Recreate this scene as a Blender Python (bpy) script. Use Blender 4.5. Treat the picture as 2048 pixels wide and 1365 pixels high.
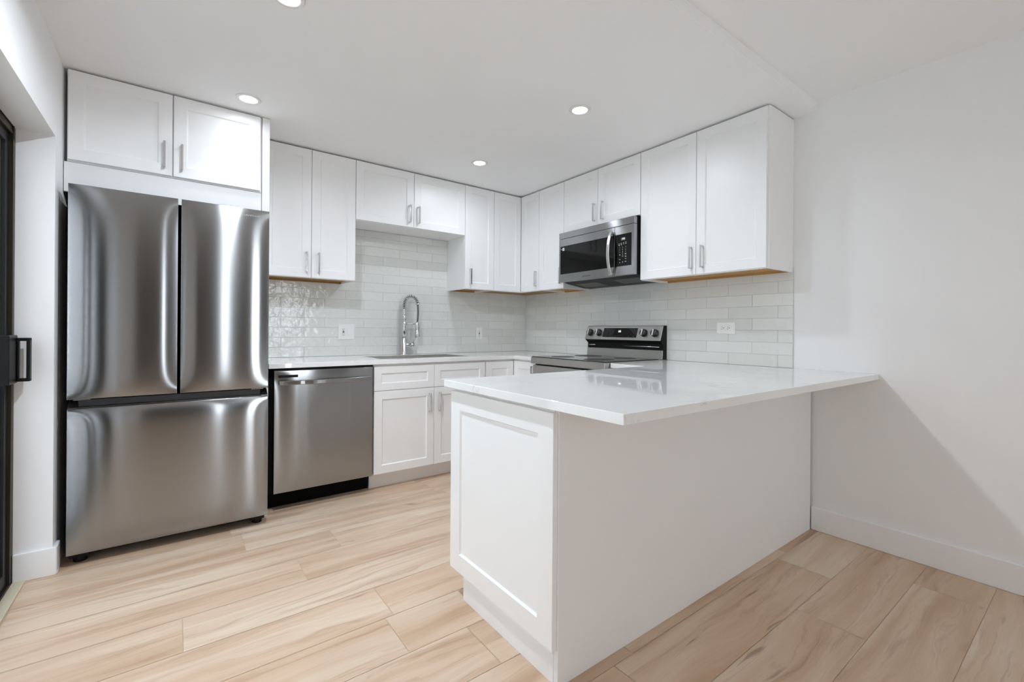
import bpy, bmesh, math, random
from mathutils import Vector, Matrix

random.seed(7)
for o in list(bpy.data.objects):
    bpy.data.objects.remove(o, do_unlink=True)
SC = bpy.context.scene
COL = SC.collection

# ------------------------------------------------------------------ camera
YAW, ROLL, FPX, PY = 0.6402, -0.0071, 902.65, 660.72
cam_d = bpy.data.cameras.new('camera')
cam_d.sensor_fit = 'HORIZONTAL'
cam_d.sensor_width = 36.0
cam_d.lens = FPX / 2048 * 36.0
cam_d.shift_y = -(1365 / 2 - PY) / 2048
cam_d.clip_start = 0.02
cam = bpy.data.objects.new('camera', cam_d)
COL.objects.link(cam)
F = Vector((math.sin(YAW), math.cos(YAW), 0))
R = Vector((math.cos(YAW), -math.sin(YAW), 0))
U = Vector((0, 0, 1))
Rc = R * math.cos(ROLL) - U * math.sin(ROLL)
Uc = R * math.sin(ROLL) + U * math.cos(ROLL)
M = Matrix((Rc, Uc, -F)).transposed().to_4x4()
M.translation = Vector((-2.9351, -3.6971, 1.1285))
cam.matrix_world = M
SC.camera = cam

# ------------------------------------------------------------------ sky, exposure
SKY = 9.1
W = bpy.data.worlds.new('sky')
SC.world = W
W.use_nodes = True
bgn = W.node_tree.nodes['Background']
bgn.inputs['Color'].default_value = (0.92, 0.957, 1.04, 1)
bgn.inputs['Strength'].default_value = SKY
SC.view_settings.view_transform = 'Standard'
SC.view_settings.look = 'None'
SC.view_settings.gamma = 1.0
SC.view_settings.use_curve_mapping = False
SC.view_settings.exposure = 0.24
SC.cycles.use_denoising = True
SC.cycles.max_bounces = 14
SC.cycles.diffuse_bounces = 8
SC.cycles.glossy_bounces = 6
SC.cycles.transparent_max_bounces = 12
SC.cycles.caustics_reflective = False
SC.cycles.caustics_refractive = False
SC.cycles.sample_clamp_indirect = 6.0
SUN = 17.5
sd = bpy.data.lights.new('sun', 'SUN')
sd.energy = SUN
sd.angle = 0.01
sun = bpy.data.objects.new('sun', sd)
COL.objects.link(sun)
sun.rotation_euler = (math.radians(-32), math.radians(38), 0)
DOWN_W = 4.8          # watts of each recessed ceiling lamp
DOWN_COL = (0.905, 0.985, 1.095)


def portal(name, loc, rot, sx, sy):
    d = bpy.data.lights.new(name, 'AREA')
    d.shape = 'RECTANGLE'
    d.size, d.size_y = sx, sy
    d.cycles.is_portal = True
    o = bpy.data.objects.new(name, d)
    COL.objects.link(o)
    o.location, o.rotation_euler = loc, rot
    return o


# ------------------------------------------------------------------ materials
def new_mat(name):
    m = bpy.data.materials.new(name)
    m.use_nodes = True
    nt = m.node_tree
    return m, nt, nt.nodes['Principled BSDF']


def lin(r, g, b):
    f = lambda c: (c / 255 / 12.92) if c / 255 <= 0.04045 else ((c / 255 + 0.055) / 1.055) ** 2.4
    return (f(r), f(g), f(b), 1)


def node(nt, t, **kw):
    n = nt.nodes.new(t)
    for k, v in kw.items():
        setattr(n, k, v)
    return n


def math_n(nt, op, a, b=None, c=None):
    n = node(nt, 'ShaderNodeMath', operation=op)
    for i, v in enumerate((a, b, c)):
        if v is None:
            continue
        if isinstance(v, (int, float)):
            n.inputs[i].default_value = v
        else:
            nt.links.new(v, n.inputs[i])
    return n.outputs[0]


def ramp(nt, fac, stops):
    n = node(nt, 'ShaderNodeValToRGB')
    e = n.color_ramp.elements
    while len(e) < len(stops):
        e.new(0.5)
    for i, (p, c) in enumerate(stops):
        e[i].position, e[i].color = p, c
    nt.links.new(fac, n.inputs[0])
    return n.outputs[0]


def mix(nt, fac, a, b, mode='MIX'):
    n = node(nt, 'ShaderNodeMix', data_type='RGBA', blend_type=mode)
    for i, v in ((0, fac), (6, a), (7, b)):
        if isinstance(v, (int, float)):
            n.inputs[i].default_value = v
        elif isinstance(v, tuple):
            n.inputs[i].default_value = v
        else:
            nt.links.new(v, n.inputs[i])
    return n.outputs[2]


def bump(nt, bsdf, height, strength, dist=0.01):
    n = node(nt, 'ShaderNodeBump')
    n.inputs['Strength'].default_value = strength
    n.inputs['Distance'].default_value = dist
    nt.links.new(height, n.inputs['Height'])
    nt.links.new(n.outputs[0], bsdf.inputs['Normal'])


def noise(nt, vec, scale, detail=3, rough=0.5, dist=0.0):
    n = node(nt, 'ShaderNodeTexNoise')
    n.inputs['Scale'].default_value = scale
    n.inputs['Detail'].default_value = detail
    n.inputs['Roughness'].default_value = rough
    n.inputs['Distortion'].default_value = dist
    if vec is not None:
        nt.links.new(vec, n.inputs['Vector'])
    return n.outputs[0]


def geo_pos(nt):
    return node(nt, 'ShaderNodeNewGeometry').outputs['Position']


def scaled(nt, vec, s):
    n = node(nt, 'ShaderNodeMapping')
    n.inputs['Scale'].default_value = s
    nt.links.new(vec, n.inputs['Vector'])
    return n.outputs[0]


def simple(name, col, rough=0.5, metal=0.0, spec=0.5, texture=0.0, tscale=60):
    m, nt, b = new_mat(name)
    b.inputs['Roughness'].default_value = rough
    b.inputs['Metallic'].default_value = metal
    b.inputs['Specular IOR Level'].default_value = spec
    p = geo_pos(nt)
    n = noise(nt, p, 3.0, 2)
    c2 = tuple(x * 0.97 for x in col[:3]) + (1,)
    nt.links.new(mix(nt, n, col, c2), b.inputs['Base Color'])
    if texture:
        bump(nt, b, noise(nt, p, tscale, 3), texture, 0.002)
    return m


MAT = {}
MAT['wall'] = simple('wall paint', lin(243, 243, 243), 0.75, spec=0.25, texture=0.08, tscale=180)
MAT['ceiling'] = simple('ceiling paint', lin(245, 245, 245), 0.85, spec=0.2, texture=0.08, tscale=140)
MAT['trim'] = simple('white trim paint', lin(243, 243, 243), 0.4)
MAT['cab'] = simple('white cabinet lacquer', lin(243, 243, 243), 0.35, spec=0.45, texture=0.03, tscale=220)
MAT['panel'] = simple('white melamine panel', lin(240, 240, 240), 0.5, spec=0.4, texture=0.05, tscale=300)
MAT['accent'] = simple('dark grey wall paint', lin(98, 98, 100), 0.8, spec=0.2)  # dark colour stands in for a dim unseen room mirrored in the steel
MAT['grout'] = simple('pale grout', lin(208, 208, 204), 0.9, spec=0.1)
MAT['black'] = simple('black plastic', (0.008, 0.008, 0.008, 1), 0.45, spec=0.2)
MAT['dark'] = simple('matte black cavity', (0.006, 0.006, 0.006, 1), 0.8, spec=0.1)
MAT['charcoal'] = simple('charcoal enamel', (0.03, 0.03, 0.032, 1), 0.4)
MAT['blackglass'] = simple('black glass', (0.003, 0.003, 0.003, 1), 0.04, spec=0.32)
MAT['cooktop'] = simple('black ceramic glass', (0.01, 0.01, 0.01, 1), 0.06)
MAT['bronze'] = simple('dark bronze aluminium', lin(62, 58, 44), 0.4, metal=0.7)
MAT['blackframe'] = simple('black aluminium frame', (0.006, 0.006, 0.006, 1), 0.4, spec=0.25)
MAT['chrome'] = simple('polished nickel', (0.72, 0.72, 0.72, 1), 0.12, metal=1)
MAT['nickel'] = simple('brushed nickel', (0.6, 0.59, 0.57, 1), 0.25, metal=1)
MAT['white_plastic'] = simple('white plastic', lin(238, 238, 235), 0.3)
MAT['slot'] = simple('dark slot', (0.01, 0.01, 0.01, 1), 0.6)
MAT['filter'] = simple('grease filter mesh', (0.16, 0.16, 0.16, 1), 0.45, metal=0.8, texture=0.8, tscale=900)
MAT['ink_grey'] = simple('grey printing', (0.42, 0.42, 0.42, 1), 0.5)
MAT['ink_dark'] = simple('dark printing', (0.05, 0.05, 0.05, 1), 0.5)
MAT['ink_white'] = simple('white printing', (0.8, 0.8, 0.8, 1), 0.5)
MAT['fence'] = simple('grey green stucco', lin(214, 220, 217), 0.9)
MAT['patio'] = simple('patio concrete', lin(205, 206, 204), 0.9)
MAT['hose'] = simple('grey rubber hose', (0.10, 0.10, 0.10, 1), 0.4)


def wood_mat(name, a, b_, along):
    m, nt, b = new_mat(name)
    p = geo_pos(nt)
    s = [30, 30, 30]
    s['xyz'.index(along)] = 2.0
    n = noise(nt, scaled(nt, p, tuple(s)), 1.0, 5, 0.6, 0.6)
    nt.links.new(ramp(nt, n, [(0.35, a), (0.65, b_)]), b.inputs['Base Color'])
    b.inputs['Roughness'].default_value = 0.55
    return m


MAT['ply_x'] = wood_mat('raw plywood', lin(170, 132, 80), lin(146, 108, 60), 'x')
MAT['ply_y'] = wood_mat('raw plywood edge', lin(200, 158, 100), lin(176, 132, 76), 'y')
MAT['threshold'] = wood_mat('pale threshold wood', lin(214, 205, 180), lin(204, 194, 168), 'y')


def steel(name, col, rough, aniso, vertical=True):
    m, nt, b = new_mat(name)
    b.inputs['Metallic'].default_value = 1
    b.inputs['Roughness'].default_value = rough
    b.inputs['Anisotropic'].default_value = aniso
    b.inputs['Anisotropic Rotation'].default_value = 0.25 if vertical else 0.0
    t = node(nt, 'ShaderNodeTangent', direction_type='RADIAL', axis='Z')
    nt.links.new(t.outputs[0], b.inputs['Tangent'])
    p = geo_pos(nt)
    n = noise(nt, scaled(nt, p, (3, 3, 900)), 1.0, 3, 0.6)
    c2 = tuple(x * 0.9 for x in col[:3]) + (1,)
    nt.links.new(mix(nt, n, col, c2), b.inputs['Base Color'])
    return m


MAT['steel'] = steel('brushed stainless steel', (0.378, 0.382, 0.388, 1), 0.165, 1.0)
MAT['steel_range'] = steel('brushed stainless steel of range', (0.46, 0.455, 0.44, 1), 0.28, 0.5)
MAT['steel_sink'] = steel('satin sink steel', (0.66, 0.65, 0.62, 1), 0.42, 0.2)
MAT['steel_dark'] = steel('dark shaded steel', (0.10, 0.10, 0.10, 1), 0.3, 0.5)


def emit_mat(name, col, s):
    m, nt, b = new_mat(name)
    b.inputs['Base Color'].default_value = (0.8, 0.8, 0.8, 1)
    b.inputs['Emission Color'].default_value = col
    b.inputs['Emission Strength'].default_value = s
    return m


MAT['lamp'] = emit_mat('lit lamp lens', (1, 0.98, 0.95, 1), 6.0)
MAT['digit'] = emit_mat('lit display digits', (0.95, 0.98, 1, 1), 1.0)
MAT['lcd'] = emit_mat('dim display glass', (0.5, 0.5, 0.5, 1), 0.10)
MAT['lcd'].node_tree.nodes['Principled BSDF'].inputs['Base Color'].default_value = (0.04, 0.04, 0.04, 1)


def glass_mat(name, tint):
    m = bpy.data.materials.new(name)
    m.use_nodes = True
    nt = m.node_tree
    nt.nodes.remove(nt.nodes['Principled BSDF'])
    out = nt.nodes['Material Output']
    tr = node(nt, 'ShaderNodeBsdfTransparent')
    tr.inputs[0].default_value = tint
    gl = node(nt, 'ShaderNodeBsdfGlossy')
    gl.inputs['Roughness'].default_value = 0.01
    # Schlick reflectance of a thin pane, the same from both sides
    g = node(nt, 'ShaderNodeNewGeometry')
    dt = node(nt, 'ShaderNodeVectorMath', operation='DOT_PRODUCT')
    nt.links.new(g.outputs['Normal'], dt.inputs[0])
    nt.links.new(g.outputs['Incoming'], dt.inputs[1])
    c1 = math_n(nt, 'SUBTRACT', 1.0, math_n(nt, 'ABSOLUTE', dt.outputs['Value']))
    fres = math_n(nt, 'MULTIPLY_ADD', math_n(nt, 'POWER', c1, 5.0), 0.96, 0.04)
    mx = node(nt, 'ShaderNodeMixShader')
    nt.links.new(fres, mx.inputs[0])
    nt.links.new(tr.outputs[0], mx.inputs[1])
    nt.links.new(gl.outputs[0], mx.inputs[2])
    nt.links.new(mx.outputs[0], out.inputs[0])
    return m


MAT['glass'] = glass_mat('clear window glass', (0.95, 0.97, 0.96, 1))
MAT['tinted'] = glass_mat('tinted door glass', (0.439, 0.448, 0.452, 1))  # tint added to dim the daylight through the door


def quartz():
    m, nt, b = new_mat('white quartz')
    p = geo_pos(nt)
    b.inputs['Roughness'].default_value = 0.006
    b.inputs['Specular IOR Level'].default_value = 0.6
    base = ramp(nt, noise(nt, p, 2.5, 4), [(0.3, lin(234, 234, 233)), (0.7, lin(241, 241, 240))])
    n1 = noise(nt, p, 2.2, 5, 0.6, 1.2)
    v = math_n(nt, 'ABSOLUTE', math_n(nt, 'SUBTRACT', n1, 0.5))
    vein = ramp(nt, v, [(0.0, (1, 1, 1, 1)), (0.012, (0, 0, 0, 1))])
    msk = ramp(nt, noise(nt, p, 5.0, 2), [(0.5, (0, 0, 0, 1)), (0.68, (1, 1, 1, 1))])
    k = math_n(nt, 'MULTIPLY', math_n(nt, 'MULTIPLY', vein, msk), 0.55)
    nt.links.new(mix(nt, k, base, lin(168, 164, 160)), b.inputs['Base Color'])
    return m


MAT['quartz'] = quartz()


def tile_mat():
    m, nt, b = new_mat('glossy handmade tile')
    at = node(nt, 'ShaderNodeAttribute', attribute_name='tone')
    p = geo_pos(nt)
    n = noise(nt, p, 9.0, 3)
    k = math_n(nt, 'ADD', math_n(nt, 'MULTIPLY', at.outputs['Fac'], 0.6), math_n(nt, 'MULTIPLY', n, 0.4))
    nt.links.new(ramp(nt, k, [(0.2, lin(216, 217, 213)), (0.8, lin(225, 226, 222))]), b.inputs['Base Color'])
    b.inputs['Roughness'].default_value = 0.1
    h = math_n(nt, 'ADD', noise(nt, p, 22.0, 2, 0.5, 0.4), math_n(nt, 'MULTIPLY', noise(nt, p, 70.0, 2), 0.12))
    bump(nt, b, h, 0.22, 0.012)
    return m


MAT['tile'] = tile_mat()


def floor_mat():
    m, nt, b = new_mat('oak plank flooring')
    uv = node(nt, 'ShaderNodeUVMap', uv_map='plank').outputs[0]
    at = node(nt, 'ShaderNodeAttribute', attribute_name='tone')
    sep = node(nt, 'ShaderNodeSeparateXYZ')
    nt.links.new(uv, sep.inputs[0])
    com = node(nt, 'ShaderNodeCombineXYZ')
    nt.links.new(sep.outputs[0], com.inputs[0])
    nt.links.new(sep.outputs[1], com.inputs[1])
    nt.links.new(math_n(nt, 'MULTIPLY', at.outputs['Fac'], 37.0), com.inputs[2])
    v = com.outputs[0]
    # slow warp makes cathedral-like streaks
    wv = scaled(nt, v, (0.9, 5.0, 1))
    warp = noise(nt, wv, 1.5, 3, 0.5)
    addv = node(nt, 'ShaderNodeVectorMath', operation='ADD')
    cw = node(nt, 'ShaderNodeCombineXYZ')
    nt.links.new(math_n(nt, 'MULTIPLY', warp, 0.16), cw.inputs[1])
    nt.links.new(v, addv.inputs[0])
    nt.links.new(cw.outputs[0], addv.inputs[1])
    vv = addv.outputs[0]
    broad = noise(nt, scaled(nt, vv, (0.8, 11.0, 1)), 1.0, 3, 0.55)
    fine = noise(nt, scaled(nt, vv, (5.0, 260.0, 1)), 1.0, 3, 0.65)
    streak = noise(nt, scaled(nt, vv, (1.5, 30.0, 1)), 1.0, 6, 0.68, 0.4)
    c = ramp(nt, broad, [(0.30, lin(196, 166, 138)), (0.5, lin(217, 192, 166)), (0.68, lin(230, 213, 191))])
    c = mix(nt, math_n(nt, 'MULTIPLY', math_n(nt, 'SUBTRACT', at.outputs['Fac'], 0.35), 0.45), c, lin(202, 166, 133))
    s = ramp(nt, streak, [(0.54, (0, 0, 0, 1)), (0.72, (1, 1, 1, 1))])
    c = mix(nt, math_n(nt, 'MULTIPLY', s, 0.6), c, lin(160, 121, 95))
    kn = noise(nt, scaled(nt, vv, (3.2, 22.0, 1)), 1.0, 2, 0.5)
    ks = ramp(nt, kn, [(0.70, (0, 0, 0, 1)), (0.78, (1, 1, 1, 1))])
    c = mix(nt, math_n(nt, 'MULTIPLY', ks, 0.6), c, lin(112, 82, 64))
    c = mix(nt, math_n(nt, 'MULTIPLY', fine, 0.34), c, lin(158, 128, 104))
    nt.links.new(c, b.inputs['Base Color'])
    b.inputs['Roughness'].default_value = 0.42
    b.inputs['Specular IOR Level'].default_value = 0.4
    bump(nt, b, fine, 0.12, 0.002)
    return m


MAT['floor'] = floor_mat()
MAT['seam'] = simple('plank seam', lin(200, 180, 158), 0.7)


# ------------------------------------------------------------------ mesh helpers
class MB:
    def __init__(self):
        self.bm = bmesh.new()
        self.mi = 0

    def box(self, x0, x1, y0, y1, z0, z1):
        x0, x1 = sorted((x0, x1)); y0, y1 = sorted((y0, y1)); z0, z1 = sorted((z0, z1))
        v = [self.bm.verts.new((x, y, z)) for x in (x0, x1) for y in (y0, y1) for z in (z0, z1)]
        for f in ((0, 1, 3, 2), (4, 6, 7, 5), (0, 4, 5, 1), (2, 3, 7, 6), (0, 2, 6, 4), (1, 5, 7, 3)):
            fc = self.bm.faces.new([v[i] for i in f])
            fc.material_index = self.mi
        return self

    def prism(self, pts, axis, a, b):
        """polygon pts (in the two other axes, xyz order) extruded along axis from a to b"""
        def mk(p, t):
            c = list(p); c.insert('xyz'.index(axis), t); return self.bm.verts.new(c)
        va = [mk(p, a) for p in pts]; vb = [mk(p, b) for p in pts]
        fs = [self.bm.faces.new(va), self.bm.faces.new(vb[::-1])]
        n = len(pts)
        for i in range(n):
            fs.append(self.bm.faces.new((va[i], vb[i], vb[(i + 1) % n], va[(i + 1) % n])))
        for f in fs:
            f.material_index = self.mi
        return self

    def tube(self, path, r, seg=12, cap=True, smooth=True):
        path = [Vector(p) for p in path]
        rs = r if isinstance(r, (list, tuple)) else [r] * len(path)
        rings = []
        ref = None
        for i, p in enumerate(path):
            t = (path[min(i + 1, len(path) - 1)] - path[max(i - 1, 0)]).normalized()
            if ref is None:
                ref = Vector((0, 0, 1)) if abs(t.z) < 0.9 else Vector((1, 0, 0))
            a = (ref - t * ref.dot(t)).normalized()
            ref = a
            bb = t.cross(a)
            rings.append([self.bm.verts.new(p + (a * math.cos(2 * math.pi * k / seg) + bb * math.sin(2 * math.pi * k / seg)) * rs[i]) for k in range(seg)])
        for i in range(len(rings) - 1):
            for k in range(seg):
                f = self.bm.faces.new((rings[i][k], rings[i][(k + 1) % seg], rings[i + 1][(k + 1) % seg], rings[i + 1][k]))
                f.smooth = smooth; f.material_index = self.mi
        if cap:
            for rg in (rings[0][::-1], rings[-1]):
                f = self.bm.faces.new(rg); f.material_index = self.mi
        return self

    def cyl(self, p0, p1, r, seg=20):
        return self.tube([p0, p1], r, seg)

    def lathe(self, prof, c, axis='z', seg=32):
        """prof: list of (radius, height)"""
        rings = []
        for (r, h) in prof:
            ring = []
            for k in range(seg):
                a = 2 * math.pi * k / seg
                q = {'z': (r * math.cos(a), r * math.sin(a), h), 'x': (h, r * math.cos(a), r * math.sin(a)), 'y': (r * math.cos(a), h, r * math.sin(a))}[axis]
                ring.append(self.bm.verts.new((c[0] + q[0], c[1] + q[1], c[2] + q[2])))
            rings.append(ring)
        for i in range(len(rings) - 1):
            for k in range(seg):
                f = self.bm.faces.new((rings[i][k], rings[i][(k + 1) % seg], rings[i + 1][(k + 1) % seg], rings[i + 1][k]))
                f.smooth = True; f.material_index = self.mi
        if prof[0][0] > 1e-6:
            self.bm.faces.new(rings[0][::-1]).material_index = self.mi
        if prof[-1][0] > 1e-6:
            self.bm.faces.new(rings[-1]).material_index = self.mi
        return self

    def build(self, name, mats, parent=None, bev=0.0, seg=2, recalc=True, wn=False):
        if recalc:
            bmesh.ops.remove_doubles(self.bm, verts=self.bm.verts, dist=1e-6)
            bmesh.ops.recalc_face_normals(self.bm, faces=self.bm.faces)
        me = bpy.data.meshes.new(name)
        self.bm.to_mesh(me); self.bm.free()
        for m in (mats if isinstance(mats, (list, tuple)) else [mats]):
            me.materials.append(MAT[m])
        o = bpy.data.objects.new(name, me)
        COL.objects.link(o)
        if parent is not None:
            o.parent = parent
            o.matrix_parent_inverse = Matrix.Translation(-parent.location)
        if bev:
            md = o.modifiers.new('edge', 'BEVEL')
            md.width = bev; md.segments = seg; md.limit_method = 'ANGLE'; md.angle_limit = math.radians(40)
            md.harden_normals = False
        return o


def box(name, mat, x0, x1, y0, y1, z0, z1, parent=None, bev=0.0):
    return MB().box(x0, x1, y0, y1, z0, z1).build(name, mat, parent, bev)


def thing(name, label, cat, loc, group=None):
    o = bpy.data.objects.new(name, None)
    COL.objects.link(o)
    o.location = loc
    o.empty_display_size = 0.05
    tag(o, label, cat, group)
    return o


def tag(o, label=None, cat=None, group=None):
    if label: o['label'] = label
    if cat: o['category'] = cat
    if group: o['group'] = group
    return o


def struct(o, label=None):
    o['kind'] = 'structure'
    if label: o['label'] = label
    return o


def text(name, s, mat, parent, size, loc, facing, extrude=0.0003, align='CENTER', sx=1.0):
    c = bpy.data.curves.new(name, 'FONT')
    c.body = s; c.size = size; c.extrude = extrude
    c.align_x = align; c.align_y = 'CENTER'
    t = bpy.data.objects.new(name, c)
    COL.objects.link(t)
    dg = bpy.context.evaluated_depsgraph_get()
    me = bpy.data.meshes.new_from_object(t.evaluated_get(dg))
    bpy.data.objects.remove(t)
    rot = {'-y': Matrix(((1, 0, 0), (0, 0, -1), (0, 1, 0))), '-x': Matrix(((0, 0, -1), (-1, 0, 0), (0, 1, 0)))}[facing].to_4x4()
    me.transform(Matrix.Translation(loc) @ rot @ Matrix.Diagonal((sx, 1, 1, 1)))
    me.materials.clear(); me.materials.append(MAT[mat])
    o = bpy.data.objects.new(name, me)
    COL.objects.link(o)
    if parent is not None:
        o.parent = parent
        o.matrix_parent_inverse = Matrix.Translation(-parent.location)
    return o


class Face:
    """maps (a along the face, d outwards, z) to world; 'B' looks to -y, 'R' looks to -x"""
    def __init__(self, side, plane):
        self.side, self.plane = side, plane

    def __call__(self, a, d, z):
        return (a, self.plane - d, z) if self.side == 'B' else (self.plane - d, a, z)

    def box(self, mb, a0, a1, d0, d1, z0, z1):
        p, q = self(a0, d0, z0), self(a1, d1, z1)
        mb.box(p[0], q[0], p[1], q[1], p[2], q[2])


def shaker(name, face, a0, a1, z0, z1, parent, rail=0.057, t=0.019, depth=0.008, slope=0.006):
    """door with a recessed centre panel, built as one closed skin"""
    mb = MB()
    bm = mb.bm
    def ring(i, d):
        return [bm.verts.new(face(a, d, z)) for a, z in ((a0 + i, z0 + i), (a1 - i, z0 + i), (a1 - i, z1 - i), (a0 + i, z1 - i))]
    e = 0.0015
    rs = [ring(0, 0), ring(0, t - e), ring(e, t), ring(rail, t), ring(rail + slope, t - depth)]
    bm.faces.new(rs[0])
    for r0, r1 in zip(rs, rs[1:]):
        for k in range(4):
            bm.faces.new((r0[k], r0[(k + 1) % 4], r1[(k + 1) % 4], r1[k]))
    bm.faces.new(rs[-1])
    return mb.build(name, 'cab', parent)


def pull(face, a, z0, z1, parent, d0=0.019):
    mb = MB()
    face.box(mb, a - 0.005, a + 0.005, d0 + 0.022, d0 + 0.030, z0, z1)
    for z in (z0, z1 - 0.009):
        face.box(mb, a - 0.0045, a + 0.0045, d0, d0 + 0.023, z, z + 0.009)
    return mb.build('handle', 'chrome', parent, 0.0012, 1)


def wall_cabinet(side, plane, a0, a1, z0, z1, depth, doors, label, handle_z, group, wood=True, gap=0.003, doorz=None):
    """doors: list of (a0, a1, handle position or None)"""
    f = Face(side, plane)
    c = f((a0 + a1) / 2, -depth / 2, z0)
    t = thing('wall_cabinet', label, 'cabinet', c, group)
    b = MB()
    th = 0.016
    f.box(b, a0, a0 + th, -depth, 0, z0, z1)
    f.box(b, a1 - th, a1, -depth, 0, z0, z1)
    f.box(b, a0 + th, a1 - th, -depth, 0, z1 - th, z1)
    f.box(b, a0 + th, a1 - th, -th, 0, z0, z1 - th)
    b.build('carcass', 'cab', t, 0.0008, 1)
    u = MB()
    f.box(u, a0 + th, a1 - th, -depth + 0.001, -th - 0.001, z0 + (0.014 if wood else 0.002), z0 + 0.03)
    if wood:
        f.box(u, a0 + th, a1 - th, -depth + 0.001, -depth + 0.02, z0 + 0.001, z0 + 0.016)
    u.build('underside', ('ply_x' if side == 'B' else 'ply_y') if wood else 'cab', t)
    dz0, dz1 = doorz or (z0 + 0.003, z1 - 0.006)
    for d in doors:
        dr = shaker('door', f, d[0] + gap / 2, d[1] - gap / 2, dz0, dz1, t)
        if d[2] is not None:
            pull(f, d[2], handle_z[0], handle_z[1], dr)
    return t


# ------------------------------------------------------------------ setting
ZC, ZH, YSTEP = 2.394, 2.444, -2.668
XL = -3.38
YF = -7.2

# floor: every plank is a face with its own tone and its own coordinates, seams between
PW = 0.2315
joint = {-1: -2.237, -3: -2.237, 0: -2.64, 1: -2.908, 2: -2.455, 3: -2.237}


def build_floor():
    bm = bmesh.new()
    uv = bm.loops.layers.uv.new('plank')
    tone = bm.faces.layers.float.new('tone')
    x_lo, x_hi = -3.506, 0.0
    y_hi = 0.0
    # plank rows: edges measured on the picture at y = -2.92 + k * PW
    known = {}
    def row_of(y):
        return math.floor((y + 2.92) / PW)
    for yc, xj in ((-1.63, -2.908), (-1.41, -2.455), (-1.20, -2.238), (-0.95, -2.643), (-1.88, -2.238), (-2.33, -2.045), (-2.80, -1.745), (-3.03, -0.90), (-3.27, -0.265)):
        known[row_of(yc)] = xj
    L = 1.22
    g = 0.0009
    k0, k1 = row_of(YF) - 1, row_of(0.0) + 1
    for k in range(k0, k1):
        ya, yb = -2.92 + k * PW, -2.92 + (k + 1) * PW
        ya, yb = max(ya, YF), min(yb, y_hi)
        if yb - ya < 0.004:
            continue
        xj = known.get(k, -3.3 + random.random() * L)
        st = xj - math.ceil((xj - x_lo) / L) * L
        while st < x_hi:
            xa, xb = max(st, x_lo), min(st + L, x_hi)
            if xb - xa > 0.004:
                tn = random.random()
                off = random.random() * 20
                q = [(xa + g, ya + g), (xb - g, ya + g), (xb - g, yb - g), (xa + g, yb - g)]
                f = bm.faces.new([bm.verts.new((x, y, 0)) for x, y in q])
                f[tone] = tn
                for lp, (x, y) in zip(f.loops, q):
                    lp[uv].uv = (x - st + off, y - (-2.92 + k * PW) + off * 0.37)
            st += L
    # the body of the floor under the planks, showing as the seams
    z = -0.0012
    fv = [bm.verts.new(p) for p in ((x_lo, YF, z), (x_hi, YF, z), (x_hi, 0, z), (x_lo, 0, z))]
    f = bm.faces.new(fv); f.material_index = 1
    f2 = bm.faces.new([bm.verts.new((p.co.x, p.co.y, -0.1)) for p in fv][::-1]); f2.material_index = 1
    me = bpy.data.meshes.new('floor')
    bm.to_mesh(me); bm.free()
    me.materials.append(MAT['floor']); me.materials.append(MAT['seam'])
    o = bpy.data.objects.new('floor', me)
    COL.objects.link(o)
    return struct(o, 'pale oak plank floor running through the kitchen')


build_floor()

# ceiling with the dropped part over the kitchen
struct(MB().prism([(0.12, ZC), (YSTEP, ZC), (YSTEP, ZH), (YF - 0.12, ZH), (YF - 0.12, ZH + 0.12), (0.12, ZH + 0.12)], 'x', XL - 0.3, 0.12)
       .build('ceiling', 'ceiling'), 'white ceiling with a dropped part over the kitchen')
struct(box('wall_back', 'wall', XL - 0.3, 0.12, 0.0, 0.12, -0.1, ZH + 0.05), 'white back wall behind the fridge and sink')
struct(box('wall_right', 'wall', 0.0, 0.12, YF, 0.0, -0.1, ZH + 0.05), 'plain white wall behind the range and peninsula')
# left wall with the deep opening of the sliding glass door
DY0, DY1, DZ = -0.80, -3.24, 1.998
wl = MB()
wl.box(XL - 0.3, XL, DY0, 0.0, -0.1, ZH + 0.05)
wl.box(XL - 0.3, XL, DY1, DY0, DZ, ZH + 0.05)
wl.box(XL - 0.3, XL, YF, DY1, -0.1, ZH + 0.05)
struct(wl.build('wall_left', 'wall'), 'white wall with a deep reveal around the glass door')
# wall behind the camera; its two tall windows are added for fill and reflections
ADDED_WINS = [(-2.33, -2.17), (-1.25, -0.74)]
WZ0, WZ1 = 0.12, 2.32
wf = MB()
edges = [XL - 0.3] + [v for w_ in ADDED_WINS for v in w_] + [0.12]
for a, b_ in zip(edges[0::2], edges[1::2]):
    wf.box(a, b_, YF - 0.12, YF, -0.1, ZH + 0.05)
for a, b_ in ADDED_WINS:
    wf.box(a, b_, YF - 0.12, YF, -0.1, WZ0)
    wf.box(a, b_, YF - 0.12, YF, WZ1, ZH + 0.05)
struct(wf.build('wall_front', 'accent'))
for k, (wx0, wx1) in enumerate(ADDED_WINS):
    w1 = MB()
    for a, b_ in ((wx0, wx0 + 0.025), (wx1 - 0.025, wx1)):
        w1.box(a, b_, YF - 0.09, YF - 0.05, WZ0, WZ1)
    for a, b_ in ((WZ0, WZ0 + 0.025), (WZ1 - 0.025, WZ1)):
        w1.box(wx0 + 0.025, wx1 - 0.025, YF - 0.09, YF - 0.05, a, b_)
    w1o = struct(w1.build('window_%d' % (k + 1), 'trim'))
    box('pane', 'glass', wx0 + 0.02, wx1 - 0.02, YF - 0.072, YF - 0.068, WZ0 + 0.02, WZ1 - 0.02, w1o)
    portal('window_daylight', ((wx0 + wx1) / 2, YF - 0.02, (WZ0 + WZ1) / 2), (math.radians(-90), 0, math.radians(180)), wx1 - wx0, WZ1 - WZ0)
portal('door_daylight', (XL - 0.11, (DY0 + DY1) / 2, DZ / 2), (math.radians(90), 0, math.radians(-90)), DY0 - DY1, DZ)

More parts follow.
